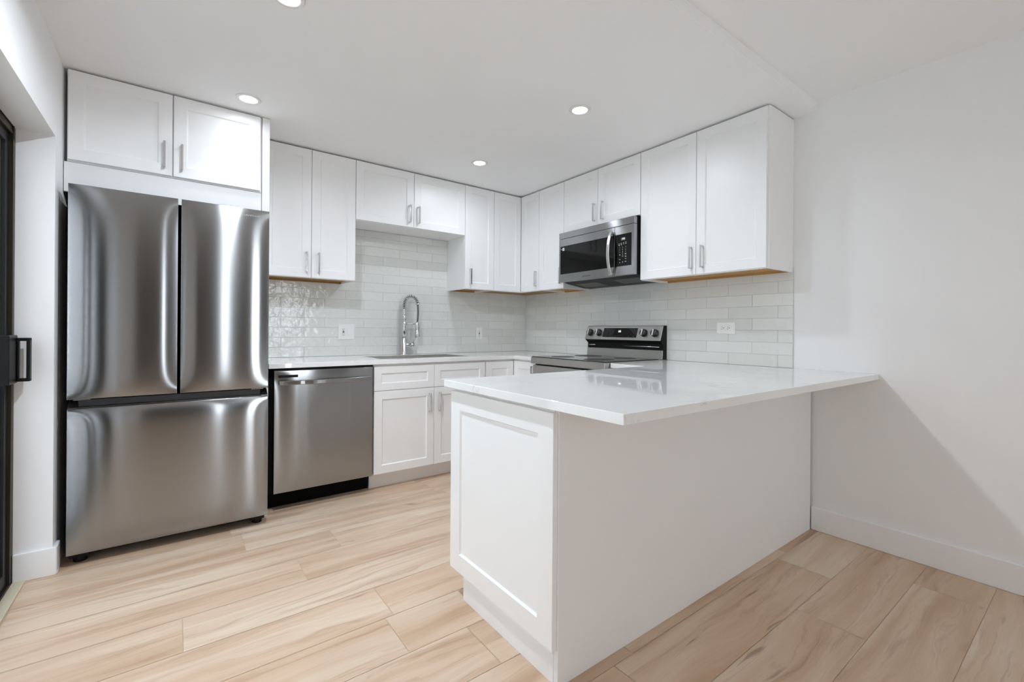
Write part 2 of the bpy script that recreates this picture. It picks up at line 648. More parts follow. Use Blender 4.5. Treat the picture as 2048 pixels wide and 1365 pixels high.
# baseboards
bb = MB()
bb.box(-0.014, 0.0, -6.9, -2.652, 0.0, 0.132)
struct(bb.build('baseboard_right', 'trim', None, 0.004), 'tall white baseboard along the plain wall')
bl = MB()
bl.box(XL - 0.124, XL + 0.014, DY0 - 0.014, DY0, 0.0, 0.125)
bl.box(XL, XL + 0.014, DY0, -0.72, 0.0, 0.125)
struct(bl.build('baseboard_left', 'trim', None, 0.003), 'white baseboard turning the corner of the door reveal')
struct(box('trim_1', 'threshold', XL - 0.124, XL - 0.082, DY1, DY0 - 0.014, 0.0, 0.008, None, 0.003), 'pale wooden threshold strip along the glass door')

# sliding glass door in its frame
XD = XL - 0.124
dm = MB()
dm.box(XD - 0.048, XD, DY0 - 0.036, DY0, 0.0, DZ)
dm.box(XD - 0.11, XD, DY1, DY1 + 0.036, 0.0, DZ)
dm.box(XD - 0.11, XD, DY1 + 0.036, DY0 - 0.036, DZ - 0.036, DZ)
dm.box(XD - 0.11, XD, DY1 + 0.036, DY0 - 0.036, 0.0, 0.012)
door = struct(dm.build('door_1', 'bronze', None, 0.003), 'black framed sliding glass door')
ymid = (DY0 + DY1) / 2
for nm, xa, ya, yb in (('sliding_panel', XD - 0.042, ymid - 0.03, DY0 - 0.038), ('fixed_panel', XD - 0.10, DY1 + 0.038, ymid + 0.03)):
    p = MB()
    s = 0.048
    p.box(xa, xa + 0.030, ya, ya + s, 0.013, DZ - 0.037)
    p.box(xa, xa + 0.030, yb - s, yb, 0.013, DZ - 0.037)
    p.box(xa, xa + 0.030, ya + s, yb - s, 0.013, 0.013 + 0.06)
    p.box(xa, xa + 0.030, ya + s, yb - s, DZ - 0.037 - 0.045, DZ - 0.037)
    po = p.build(nm, 'blackframe', door, 0.003)
    box('pane', 'tinted', xa + 0.020, xa + 0.024, ya + s - 0.01, yb - s + 0.01, 0.06, DZ - 0.07, po)
h = MB()
h.box(XD - 0.0115, XD + 0.018, DY0 - 0.165, DY0 - 0.040, 0.884, 1.092)
h.build('lock_plate', 'blackframe', door, 0.004)
h = MB()
for z in (0.890, 1.066):
    h.box(XD + 0.018, XD + 0.060, DY0 - 0.062, DY0 - 0.036, z, z + 0.014)
h.box(XD + 0.048, XD + 0.060, DY0 - 0.064, DY0 - 0.034, 0.890, 1.080)
h.box(XD + 0.0185, XD + 0.026, DY0 - 0.060, DY0 - 0.038, 0.904, 1.066)
h.build('pull_handle', 'blackframe', door, 0.003)

# outside the glass door
struct(box('ground', 'patio', -6.4, XL - 0.3, -9.0, 3.0, -0.2, -0.03))
struct(box('wall_outside', 'fence', -6.6, -6.4, -9.0, 3.0, -0.03, 1.7))


# tiled backsplash
def tile_wall(name, side, a_lo, a_hi, z_lo, z_hi, cut, even, odd, label):
    """tiles outside the rectangles of cut are kept; a_lo..a_hi along the wall"""
    bm = bmesh.new()
    tone = bm.faces.layers.float.new('tone')
    rnd = random.Random(hash(side) % 97 if False else (11 if side == 'B' else 23))
    P, H, g = 0.3065, 0.0745, 0.0013
    plane = 0.0
    def pt(a, d, z):
        return (a, plane - d, z) if side == 'B' else (plane - d, a, z)
    def slab(a0, a1, z0, z1, d0, d1, mi, tn, tilt):
        e = 0.0012
        ds = [d1 + rnd.uniform(-tilt, tilt) for _ in range(4)]
        co = [(a0, z0), (a1, z0), (a1, z1), (a0, z1)]
        ins = [(a0 + e, z0 + e), (a1 - e, z0 + e), (a1 - e, z1 - e), (a0 + e, z1 - e)]
        r0 = [bm.verts.new(pt(a, d0, z)) for a, z in co]
        r1 = [bm.verts.new(pt(a, d - e * 0.6, z)) for (a, z), d in zip(co, ds)]
        r2 = [bm.verts.new(pt(a, d, z)) for (a, z), d in zip(ins, ds)]
        fs = [bm.faces.new(r2)]
        for ra, rb in ((r0, r1), (r1, r2)):
            for k in range(4):
                fs.append(bm.faces.new((ra[k], ra[(k + 1) % 4], rb[(k + 1) % 4], rb[k])))
        for f in fs:
            f.material_index = mi; f[tone] = tn
    z = z_lo
    k = 0
    while z < z_hi - 0.003:
        zt = min(z + H, z_hi)
        segs = [(a_lo, a_hi)]
        for c0, c1, cz0, cz1 in cut:
            if z + 0.02 > cz0 and z < cz1:
                segs = [s for s0 in segs for s in ((s0[0], min(s0[1], c0)), (max(s0[0], c1), s0[1])) if s[1] - s[0] > 0.01]
        base = even if k % 2 == 0 else odd
        for s0, s1 in segs:
            slab(s0, s1, z, zt, 0.0, 0.0072, 1, 0.5, 0)
            j = base + math.floor((s0 - base) / P) * P
            while j < s1:
                a0, a1 = max(j, s0), min(j + P, s1)
                if a1 - a0 > 0.006:
                    slab(a0 + g, a1 - g, z + g, zt - g * 0.2, 0.006, 0.0092, 0, rnd.random(), 0.0007)
                j += P
        z += H; k += 1
    bmesh.ops.recalc_face_normals(bm, faces=bm.faces)
    me = bpy.data.meshes.new(name)
    bm.to_mesh(me); bm.free()
    me.materials.append(MAT['tile']); me.materials.append(MAT['grout'])
    o = bpy.data.objects.new(name, me)
    COL.objects.link(o)
    return struct(o, label)


ZCT = 0.914
UB = 1.4835
tile_wall('trim_2', 'B', -2.484, -0.0095, 0.9145, 1.938, [(-2.6, -1.872, UB - 0.002, 3), (-0.934, 0.1, UB - 0.002, 3)], -2.155, -2.0075,
          'glossy white handmade tile backsplash behind the sink')
tile_wall('trim_3', 'R', -2.550, -0.0, 0.9145, 1.94, [(-0.914, 1, UB - 0.002, 3), (-2.6, -1.688, UB - 0.002, 3)], -2.466, -2.3135,
          'glossy white handmade tile backsplash behind the range')

# ------------------------------------------------------------------ wall cabinets
GW = 'white shaker wall cabinets'
ZT = 2.386
UH = (1.523, 1.662)
YU = -0.306
HB = (1.979, 2.117)
wall_cabinet('B', YU, -2.483, -1.872, UB, ZT, 0.305, [(-2.483, -2.177, -2.211), (-2.177, -1.872, -2.131)],
             'tall two door white shaker wall cabinet beside the fridge surround', UH, GW)
wall_cabinet('B', YU, -1.871, -0.935, 1.941, ZT, 0.305, [(-1.871, -1.410, -1.448), (-1.410, -0.935, -1.372)],
             'short two door white shaker wall cabinet high above the sink faucet', HB, GW, wood=False)
wall_cabinet('B', YU, -0.934, -0.631, UB, ZT, 0.305, [(-0.934, -0.631, -0.884)],
             'narrow one door white wall cabinet between sink opening and corner cabinet', UH, GW)
# corner unit with a folding pair of leaves
t = thing('corner_cabinet', 'white shaker corner wall cabinet with two narrow leaves meeting in the room corner', 'cabinet', (-0.3, -0.3, UB), GW)
b = MB()
b.prism([(-0.630, -0.001), (-0.630, YU), (YU, YU), (YU, -0.588), (-0.001, -0.588), (-0.001, -0.001)], 'z', UB + 0.014, ZT)
b.box(-0.630, YU, YU, YU + 0.016, UB, UB + 0.014).box(YU, YU + 0.016, -0.588, YU, UB, UB + 0.014)
b.build('carcass', 'cab', t)
u = MB()
u.box(-0.629, -0.002, YU + 0.017, -0.002, UB + 0.008, UB + 0.0135).box(YU + 0.017, -0.002, -0.587, YU + 0.017, UB + 0.008, UB + 0.0135)
u.build('underside', 'ply_x', t)
fB, fR = Face('B', YU), Face('R', YU)
shaker('door', fB, -0.6285, -0.327, UB + 0.003, ZT - 0.006, t)
d = shaker('door', fR, -0.5865, -0.327, UB + 0.003, ZT - 0.006, t)
pull(fR, -0.556, UH[0], UH[1], d)
wall_cabinet('R', YU, -0.911, -0.589, UB, ZT, 0.305, [(-0.911, -0.589, -0.882)],
             'narrow one door white wall cabinet between corner cabinet and microwave', UH, GW)
wall_cabinet('R', YU, -1.690, -0.912, 1.944, ZT, 0.305, [(-1.291, -0.912, -1.262), (-1.690, -1.291, -1.345)],
             'short two door white wall cabinet directly above the microwave', HB, GW, wood=False)
wall_cabinet('R', YU, -2.545, -1.691, UB, ZT, 0.305, [(-2.115, -1.693, -2.084), (-2.537, -2.115, -2.160)],
             'tall two door white wall cabinet at the end over the peninsula', UH, GW)
# over the fridge
t = wall_cabinet('B', -0.630, -3.366, -2.530, 1.940, ZT, 0.62, [(-3.364, -2.953, -2.989), (-2.953, -2.535, -2.913)],
                 'wide deep two door white cabinet mounted over the fridge', (1.981, 2.121), GW, wood=False, doorz=(1.947, 2.383), gap=0.006)
tag(box('filler_panel', 'panel', XL + 0.003, -2.529, -0.629, -0.610, 1.792, 1.938, None, 0.001), 'plain white horizontal filler strip between fridge top and cabinet doors', 'panel')
tag(box('end_panel', 'panel', -2.5265, -2.4865, -0.638, -0.002, 0.0, ZC - 0.004, None, 0.0015), 'full height white side panel standing beside the fridge', 'panel')

# ------------------------------------------------------------------ base cabinets
ZB0, ZB1 = 0.118, 0.869
t = thing('base_cabinet', 'white shaker sink base cabinet with two doors under two false drawer fronts', 'cabinet', (-1.375, -0.3, 0.0))
b = MB()
b.box(-1.836, -0.916, -0.611, -0.003, 0.108, 0.140).box(-1.836, -1.818, -0.611, -0.003, 0.140, 0.883).box(-0.934, -0.916, -0.611, -0.003, 0.140, 0.883)
b.box(-1.818, -0.934, -0.611, -0.595, 0.66, 0.883).box(-1.818, -0.934, -0.018, -0.003, 0.140, 0.883)
b.build('carcass', 'cab', t, 0.001, 1)
box('toe_kick', 'panel', -1.834, -0.918, -0.540, -0.524, 0.0, 0.110, t)
fG = Face('B', -0.612)
shaker('drawer_front', fG, -1.834, -1.3765, 0.6985, ZB1, t, rail=0.05)
shaker('drawer_front', fG, -1.3735, -0.919, 0.6985, ZB1, t, rail=0.05)
d = shaker('door', fG, -1.834, -1.3765, ZB0, 0.6945, t)
pull(fG, -1.416, 0.514, 0.655, d)
d = shaker('door', fG, -1.3735, -0.919, ZB0, 0.6945, t)
pull(fG, -1.333, 0.514, 0.655, d)
# corner base
t = thing('corner_base_cabinet', 'white corner base cabinet with two small leaves beside the range', 'cabinet', (-0.3, -0.3, 0.0))
b = MB()
b.prism([(-0.914, -0.003), (-0.914, -0.611), (-0.611, -0.611), (-0.611, -0.925), (-0.003, -0.925), (-0.003, -0.003)], 'z', 0.108, 0.883)
b.build('carcass', 'cab', t)
tk = MB().prism([(-0.896, -0.02), (-0.896, -0.54), (-0.54, -0.54), (-0.54, -0.92), (-0.02, -0.92), (-0.02, -0.02)], 'z', 0.0, 0.107)
tk.build('toe_kick', 'panel', t)
shaker('door', fG, -0.911, -0.634, ZB0, ZB1, t)
fG2 = Face('R', -0.612)
d = shaker('door', fG2, -0.921, -0.634, ZB0, ZB1, t)
pull(fG2, -0.893, 0.70, 0.84, d)

# ------------------------------------------------------------------ peninsula
XE, YI, YO = -1.966, -1.985, -2.648
t = thing('peninsula_cabinet', 'white peninsula base with shaker end panel and plain back reaching the wall', 'cabinet', (-1.0, -2.3, 0.0))
b = MB()
b.prism([(YI, 0.1), (YI, 0.882), (YO + 0.02, 0.882), (YO + 0.02, 0.0), (YI - 0.083, 0.0), (YI - 0.083, 0.1)], 'x', XE, XE + 0.018)
b.build('side_panel', 'panel', t, 0.001, 1)
b = MB()
b.box(XE + 0.019, -0.016, YI - 0.018, YO + 0.02, 0.1, 0.882)
b.box(-0.61, -0.016, -1.706, YI - 0.018, 0.1, 0.882)
b.build('carcass', 'cab', t)
tk = MB().box(XE + 0.019, -0.02, YI - 0.083, YI - 0.10, 0.0, 0.099).box(-0.54, -0.02, -1.71, YI - 0.083, 0.0, 0.099)
tk.build('toe_kick', 'panel', t)
box('back_panel', 'panel', XE + 0.001, -0.0145, YO, YO + 0.0195, 0.0, 0.8835, t, 0.001)
fE = Face('R', XE)
shaker('end_panel', fE, YO + 0.006, YI - 0.002, 0.115, 0.868, t, rail=0.075)
fI = Face('B', 0)


class FaceBack(Face):
    def __call__(self, a, d, z):
        return (a, self.plane + d, z)


fI = FaceBack('B', YI - 0.018)
for k, (a0, a1) in enumerate(((-1.945, -1.505), (-1.502, -1.062), (-1.059, -0.64))):
    shaker('drawer_front', fI, a0, a1, 0.6985, ZB1, t, rail=0.05)
    d = shaker('door', fI, a0, a1, ZB0, 0.6945, t)
    pull(fI, a1 - 0.04, 0.514, 0.655, d)

# ------------------------------------------------------------------ worktops
SX0, SX1, SY0, SY1 = -1.752, -1.012, -0.535, -0.135
w = MB()


def plate(mb, polys, z0, z1):
    """slab made of edge-sharing convex cells; outer and inner rims closed"""
    bm = mb.bm
    cache = {}
    def V(x, y, z):
        key = (round(x, 5), round(y, 5), z)
        if key not in cache:
            cache[key] = bm.verts.new((x, y, z))
        return cache[key]
    cnt = {}
    for p in polys:
        bm.faces.new([V(x, y, z1) for x, y in p]); bm.faces.new([V(x, y, z0) for x, y in p][::-1])
        for i in range(len(p)):
            e = (p[i], p[(i + 1) % len(p)])
            k = tuple(sorted(e))
            cnt.setdefault(k, []).append(e)
    for k, es in cnt.items():
        if len(es) == 1:
            (a, b_) = es[0]
            bm.faces.new((V(*a, z0), V(*b_, z0), V(*b_, z1), V(*a, z1)))


XW, YK, XK = -2.485, -0.647, -0.640
xs = [XW, SX0, SX1, XK, -0.002]
ys = [YK, SY0, SY1, -0.0005]
cells = []
for i in range(4):
    for j in range(3):
        if i == 1 and j == 1:
            continue
        cells.append([(xs[i], ys[j]), (xs[i + 1], ys[j]), (xs[i + 1], ys[j + 1]), (xs[i], ys[j + 1])])
cells.append([(XK, -0.930), (-0.002, -0.930), (-0.002, YK), (XK, YK)])
plate(w, cells, 0.884, ZCT)
tag(w.build('worktop', 'quartz', None, 0.002), 'white quartz worktop running past the sink into the corner', 'worktop')
XP, YP, YPW, YPI = -2.011, -2.940, -2.957, -1.971
w = MB()
plate(w, [[(XP, YP), (XK, YP - 0.012), (XK, YPI), (XP, YPI)], [(XK, YP - 0.012), (-0.001, YPW), (-0.001, YPI), (XK, YPI)],
          [(XK, YPI), (-0.001, YPI), (-0.001, -1.702), (XK, -1.702)]], 0.884, ZCT)
tag(w.build('worktop', 'quartz', None, 0.002), 'white veined quartz worktop of the peninsula overhanging its back panel', 'worktop')

# ------------------------------------------------------------------ sink
s = thing('sink', 'rectangular stainless undermount sink set into the worktop', 'sink', ((SX0 + SX1) / 2, (SY0 + SY1) / 2, 0.66))
m = MB()
t_ = 0.0015
zb = 0.665
zt_ = 0.9128
m.box(SX0 + 0.0004, SX0 + 0.002, SY0 + 0.0004, SY1 - 0.0004, zb, zt_).box(SX1 - 0.002, SX1 - 0.0004, SY0 + 0.0004, SY1 - 0.0004, zb, zt_)
m.box(SX0 + 0.002, SX1 - 0.002, SY0 + 0.0004, SY0 + 0.002, zb, zt_).box(SX0 + 0.002, SX1 - 0.002, SY1 - 0.002, SY1 - 0.0004, zb, zt_)
m.box(SX0 + 0.002, SX1 - 0.002, SY0 + 0.002, SY1 - 0.002, zb, zb + 0.002)
m.build('basin', 'steel_sink', s)
MB().lathe([(0.055, 0.0), (0.055, 0.003), (0.04, 0.004), (0.036, 0.001), (0.0, 0.001)], (-1.38, -0.25, zb + 0.002)).build('drain', 'chrome', s)

# ------------------------------------------------------------------ faucet
FX, FY = -1.378, -0.070
t = thing('faucet', 'tall chrome spring neck kitchen faucet standing behind the sink', 'faucet', (FX, FY, ZCT))
MB().lathe([(0.028, 0.0), (0.028, 0.006), (0.0235, 0.01), (0.0235, 0.130), (0.021, 0.134), (0.021, 0.140)], (FX, FY, ZCT + 0.0005)).build('base', 'chrome', t)
SF = 0.949   # scale of the picture-plane measures at this depth
col_top = ZCT + 0.385
MB().cyl((FX, FY, ZCT + 0.139), (FX, FY, ZCT + 0.30), 0.0165, 24).build('column', 'chrome', t)
# ribbed upper sleeve
prof = []
zz = 0.0
while zz < 0.086:
    prof += [(0.0172, zz), (0.0172, zz + 0.004), (0.0155, zz + 0.005), (0.0155, zz + 0.006)]
    zz += 0.007
MB().lathe(prof, (FX, FY, ZCT + 0.30)).build('sleeve', 'chrome', t)
# the arc: spring around a hose
DX, DY = 0.112, -0.030
arc = []
for i in range(61):
    a = math.pi * i / 60 * 0.88
    r = 0.062
    arc.append(Vector((FX + (r - r * math.cos(a)) * DX / 0.124, FY + (r - r * math.cos(a)) * DY / 0.124, col_top + 0.028 + math.sin(a) * 0.085)))
arc.insert(0, Vector((FX, FY, col_top)))
top_end = arc[-1]
hose = list(arc)
HX, HY = FX + 0.108, FY - 0.029
h_top = 1.193
for i in range(1, 13):
    k = i / 12
    hose.append(Vector((top_end.x + (HX - top_end.x) * k + 0.006 * math.sin(math.pi * k), top_end.y + (HY - top_end.y) * k, top_end.z + (h_top - top_end.z) * k)))
MB().tube(hose, 0.0075, 12).build('hose', 'hose', t)
sp = []
turns = 17
n = 340
L = [0]
for p, q in zip(arc, arc[1:]):
    L.append(L[-1] + (q - p).length)
ref = Vector((DX, DY, 0)).normalized()
side = ref.cross(Vector((0, 0, 1)))
for i in range(n + 1):
    s_ = L[-1] * i / n
    j = max(k for k in range(len(L)) if L[k] <= s_ + 1e-9)
    j = min(j, len(arc) - 2)
    f_ = (s_ - L[j]) / max(L[j + 1] - L[j], 1e-9)
    p = arc[j].lerp(arc[j + 1], f_)
    tg = (arc[j + 1] - arc[j]).normalized()
    nn = side.cross(tg)
    a = 2 * math.pi * turns * i / n
    sp.append(p + (nn * math.cos(a) + side * math.sin(a)) * 0.0155)
MB().tube(sp, 0.0034, 6).build('spring', 'chrome', t)
MB().cyl(top_end - Vector((0, 0, 0.004)), top_end + Vector((0.003, 0, -0.016)), 0.0185, 20).build('spring_collar', 'chrome', t)
MB().lathe([(0.012, 0.0), (0.012, 0.004), (0.023, 0.006), (0.023, 0.016), (0.0185, 0.02), (0.0185, 0.105), (0.016, 0.128), (0.010, 0.135)], (HX, HY, h_top - 0.133)).build('spray_head', 'chrome', t)
MB().cyl((FX, FY, 1.176), (HX, HY, 1.176), 0.006, 12).build('docking_arm', 'chrome', t)
m = MB()
m.cyl((FX, FY, 0.996), (FX + 0.050, FY - 0.014, 0.996), 0.019, 20).cyl((FX + 0.052, FY - 0.0145, 0.996), (FX + 0.082, FY - 0.023, 0.996), 0.019, 20)
v = m.build('valve', 'chrome', t)
MB().cyl((FX + 0.070, FY - 0.020, 1.006), (FX + 0.090, FY - 0.034, 1.066), 0.0042, 10).build('lever', 'chrome', v)


# ------------------------------------------------------------------ refrigerator
def bulged(name, x0, x1, z0, z1, yb, yf, parent, mat, bulge=0.010, px=3.0, pz=10.0, nx=28, nz=36, edge=0.006):
    """a sheet steel front swelling outwards, its rim turned back"""
    mb = MB(); bm = mb.bm
    def us(n):
        return [0.5 - 0.5 * math.cos(math.pi * i / n) for i in range(n + 1)]
    ux, uz = us(nx), us(nz)
    g = []
    for w_ in uz:
        rowv = []
        for u_ in ux:
            a, c = abs(2 * u_ - 1), abs(2 * w_ - 1)
            d = bulge * (1 - a ** px) * (1 - c ** pz)
            rowv.append(bm.verts.new((x0 + (x1 - x0) * u_, yf + bulge - d, z0 + (z1 - z0) * w_)))
        g.append(rowv)
    for j in range(nz):
        for i in range(nx):
            f = bm.faces.new((g[j][i], g[j][i + 1], g[j + 1][i + 1], g[j + 1][i])); f.smooth = True
    rim = g[0][:] + [r[-1] for r in g[1:]] + g[-1][-2::-1] + [r[0] for r in g[-2:0:-1]]
    bk = [bm.verts.new((v_.co.x, yb, v_.co.z)) for v_ in rim]
    n_ = len(rim)
    for i in range(n_):
        bm.faces.new((rim[i], rim[(i + 1) % n_], bk[(i + 1) % n_], bk[i]))
    bm.faces.new(bk)
    return mb.build(name, mat, parent)


RX0, RX1, RY = -3.341, -2.507, -0.785
t = thing('refrigerator', 'stainless steel french door refrigerator with a freezer drawer below', 'refrigerator', (-2.93, -0.4, 0.0))
b = MB()
b.box(-3.333, -2.535, -0.70, -0.03, 0.055, 1.775)
b.build('body', 'charcoal', t, 0.004)
b = MB().box(-3.333, -2.513, -0.715, -0.7005, 0.045, 1.782)
b.build('gasket', 'dark', t)
dl = bulged('door', RX0, -2.9285, 0.788, 1.800, -0.716, RY, t, 'steel', 0.0085)
dr = bulged('door', -2.9145, RX1, 0.788, 1.800, -0.716, RY, t, 'steel', 0.0085)
fz = bulged('freezer_drawer', RX0, RX1, 0.055, 0.741, -0.716, RY, t, 'steel', 0.014, px=5.0)
text('brand_lettering', 'SAMSUNG', 'ink_grey', dr, 0.0128, (-2.592, RY + 0.0035, 1.762), '-y', sx=1.45)
# recessed grip above the freezer drawer
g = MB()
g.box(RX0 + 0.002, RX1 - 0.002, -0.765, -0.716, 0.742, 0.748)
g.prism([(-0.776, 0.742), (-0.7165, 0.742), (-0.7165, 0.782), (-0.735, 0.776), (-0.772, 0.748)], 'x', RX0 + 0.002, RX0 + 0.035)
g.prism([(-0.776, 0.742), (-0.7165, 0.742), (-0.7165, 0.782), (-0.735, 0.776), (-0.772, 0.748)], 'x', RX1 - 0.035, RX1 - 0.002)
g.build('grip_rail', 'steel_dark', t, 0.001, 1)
box('grip_recess', 'charcoal', RX0 + 0.036, RX1 - 0.036, -0.745, -0.7165, 0.749, 0.780, t)
for xx in (-3.29, -2.56):
    hg = MB().box(xx - 0.03, xx + 0.03, -0.765, -0.72, 0.781, 0.786)
    hg.build('hinge', 'chrome', t, 0.001, 1)
for xx in (-3.30, -2.55):
    MB().cyl((xx, -0.70, 0.0), (xx, -0.70, 0.03), 0.026, 16).box(xx - 0.035, xx + 0.035, -0.725, -0.60, 0.022, 0.0545).build('foot', 'black', t, 0.003)
box('kick_grille', 'dark', -3.25, -2.60, -0.66, -0.62, 0.012, 0.0545, t)

# ------------------------------------------------------------------ dishwasher
t = thing('dishwasher', 'stainless steel dishwasher with bar handle beneath the worktop', 'dishwasher', (-2.15, -0.3, 0.0))
b = MB()
b.box(-2.478, -1.842, -0.597, -0.02, 0.105, 0.8825)
b.build('tub', 'dark', t)
dd = bulged('door', -2.455, -1.848, 0.120, 0.868, -0.598, -0.646, t, 'steel', 0.006, px=4.0, pz=8.0)
box('control_strip', 'black', -2.455, -1.848, -0.634, -0.599, 0.8685, 0.8775, t, 0.001)
box('toe_kick', 'dark', -2.478, -1.842, -0.52, -0.50, 0.0, 0.104, t)
vv_ = MB()
vv_.box(-2.432, -2.322, -0.6475, -0.640, 0.826, 0.842)
v1 = vv_.build('vent', 'black', dd, 0.002, 1)
hb = MB()
pts = []
N = 24
for i in range(N + 1):
    k = i / N
    x = -2.432 + (2.432 - 1.862) * k
    bow = 0.020 + 0.026 * (1 - (2 * k - 1) ** 2)
    pts.append((x, -0.644 - bow))
th = 0.013
bm = hb.bm
rows = []
for (x, y) in pts:
    rows.append([bm.verts.new((x, y + (0.0 if q in (0, 1) else th), 0.782 + (0.0 if q in (0, 3) else 0.026))) for q in range(4)])
for i in range(N):
    for q in range(4):
        f = bm.faces.new((rows[i][q], rows[i + 1][q], rows[i + 1][(q + 1) % 4], rows[i][(q + 1) % 4]))
bm.faces.new(rows[0]); bm.faces.new(rows[-1][::-1])
for x in (-2.430, -1.876):
    hb.box(x, x + 0.012, -0.6445, -0.656, 0.784, 0.806)
hb.build('handle', 'steel', t, 0.003)

# ------------------------------------------------------------------ range
NY0, NY1 = -1.698, -0.934
t = thing('range', 'stainless steel electric range with knobs on a slanted back panel', 'range', (-0.33, -1.316, 0.0))
b = MB()
b.box(-0.628, -0.012, NY0, NY1, 0.06, 0.868)
b.build('body', 'charcoal', t, 0.003)
b = MB()
b.box(-0.690, -0.030, NY0, NY1, 0.8685, 0.919)
b.build('cooktop_frame', 'steel_range', t, 0.004)
ct = box('cooktop', 'cooktop', -0.682, -0.105, NY0 + 0.006, NY1 - 0.006, 0.9192, 0.9245, t, 0.001)
for (cx, cy, r) in ((-0.53, -1.13, 0.09), (-0.53, -1.50, 0.11), (-0.25, -1.13, 0.11), (-0.25, -1.50, 0.08)):
    MB().lathe([(r - 0.002, 0), (r, 0), (r, 0.0003), (r - 0.002, 0.0003), (r - 0.002, 0)], (cx, cy, 0.9246), seg=48).build('burner_ring', 'ink_dark', ct)
od = box('oven_door', 'steel_range', -0.672, -0.629, NY0 + 0.003, NY1 - 0.003, 0.235, 0.857, t, 0.004)
box('oven_window', 'blackglass', -0.674, -0.6715, NY0 + 0.10, NY1 - 0.10, 0.36, 0.66, od, 0.001)
box('badge', 'ink_grey', -0.6735, -0.6715, -0.972, -0.962, 0.833, 0.850, od)
hd = MB()
hd.box(-0.735, -0.718, NY0 + 0.05, NY1 - 0.05, 0.772, 0.796).box(-0.72, -0.672, NY0 + 0.06, NY0 + 0.085, 0.774, 0.794).box(-0.72, -0.672, NY1 - 0.085, NY1 - 0.06, 0.774, 0.794)
hd.build('handle', 'steel_range', od, 0.004)
box('storage_drawer', 'steel_range', -0.668, -0.629, NY0 + 0.003, NY1 - 0.003, 0.065, 0.228, t, 0.004)
MB().box(-0.60, -0.05, NY0 + 0.03, NY1 - 0.03, 0.0, 0.059).build('plinth', 'dark', t)
# back guard
A = lambda pts, y0, y1, nm, mt, par=None, bv=0.0: MB().prism(pts, 'y', y0, y1).build(nm, mt, par or t, bv)
bg_ = A([(-0.010, 0.92), (-0.052, 0.92), (-0.048, 0.99), (-0.046, 1.03), (-0.078, 1.058), (-0.044, 1.162), (-0.010, 1.166)], NY0 + 0.012, NY1 - 0.012, 'back_guard', 'black')
A([(-0.010, 0.9195), (-0.055, 0.9195), (-0.051, 0.992), (-0.049, 1.025), (-0.084, 1.054), (-0.084, 1.060), (-0.048, 1.169), (-0.010, 1.169)], NY0 + 0.002, NY0 + 0.0115, 'side_cap', 'black', bg_)
A([(-0.010, 0.9195), (-0.055, 0.9195), (-0.051, 0.992), (-0.049, 1.025), (-0.084, 1.054), (-0.084, 1.060), (-0.048, 1.169), (-0.010, 1.169)], NY1 - 0.0115, NY1 - 0.002, 'side_cap', 'black', bg_)
A([(-0.0525, 0.923), (-0.066, 0.921), (-0.059, 0.984), (-0.0488, 0.987)], NY0 + 0.004, NY1 - 0.004, 'splash_strip', 'steel_range', bg_, 0.0015)
cp = A([(-0.0790, 1.0585), (-0.092, 1.056), (-0.0555, 1.166), (-0.0120, 1.172), (-0.0120, 1.1665), (-0.0445, 1.1625)], NY0 + 0.003, NY1 - 0.003, 'control_panel', 'steel_range', bg_, 0.002)
MB().cyl((-0.060, NY0 + 0.03, 1.010), (-0.060, NY0 + 0.36, 1.010), 0.004, 8).build('vent_trim', 'chrome', bg_)  # chrome bars added in place of the reflection in the dark recess
MB().cyl((-0.060, NY1 - 0.10, 1.010), (-0.060, NY1 - 0.03, 1.010), 0.005, 8).build('vent_trim', 'chrome', bg_)
# slanted plane of the control panel
pdir = Vector((0.0365, 0, 0.110)).normalized()
pnorm = Vector((-0.110, 0, 0.0365)).normalized()
p0 = Vector((-0.092, 0, 1.056))


def on_panel(y, h, out=0.0):
    return Vector((p0.x, y, p0.z)) + pdir * h + pnorm * out


def panel_slab(name, mat, y0, y1, h0, h1, o0, o1, parent, bv=0.0):
    mb = MB()
    c = [on_panel(y, h, o) for o in (o0, o1) for y, h in ((y0, h0), (y1, h0), (y1, h1), (y0, h1))]
    v = [mb.bm.verts.new(p) for p in c]
    for f in ((0, 1, 2, 3), (7, 6, 5, 4), (0, 4, 5, 1), (1, 5, 6, 2), (2, 6, 7, 3), (3, 7, 4, 0)):
        mb.bm.faces.new([v[i] for i in f])
    return mb.build(name, mat, parent, bv)


dsp = panel_slab('display', 'blackglass', -1.475, -1.132, 0.022, 0.100, -0.001, 0.0015, cp)
for k in range(2):
    me_ = None
rotp = Matrix((Vector((0, -1, 0)), pdir, pnorm)).transposed().to_4x4()


def panel_text(name, s, mat, y, h, size, parent):
    c = bpy.data.curves.new(name, 'FONT')
    c.body = s; c.size = size; c.extrude = 0.0002; c.align_x = 'CENTER'; c.align_y = 'CENTER'
    o_ = bpy.data.objects.new(name, c); COL.objects.link(o_)
    me = bpy.data.meshes.new_from_object(o_.evaluated_get(bpy.context.evaluated_depsgraph_get()))
    bpy.data.objects.remove(o_)
    me.transform(Matrix.Translation(on_panel(y, h, 0.0019)) @ rotp)
    me.materials.clear(); me.materials.append(MAT[mat])
    o_ = bpy.data.objects.new(name, me); COL.objects.link(o_)
    o_.parent = parent
    return o_


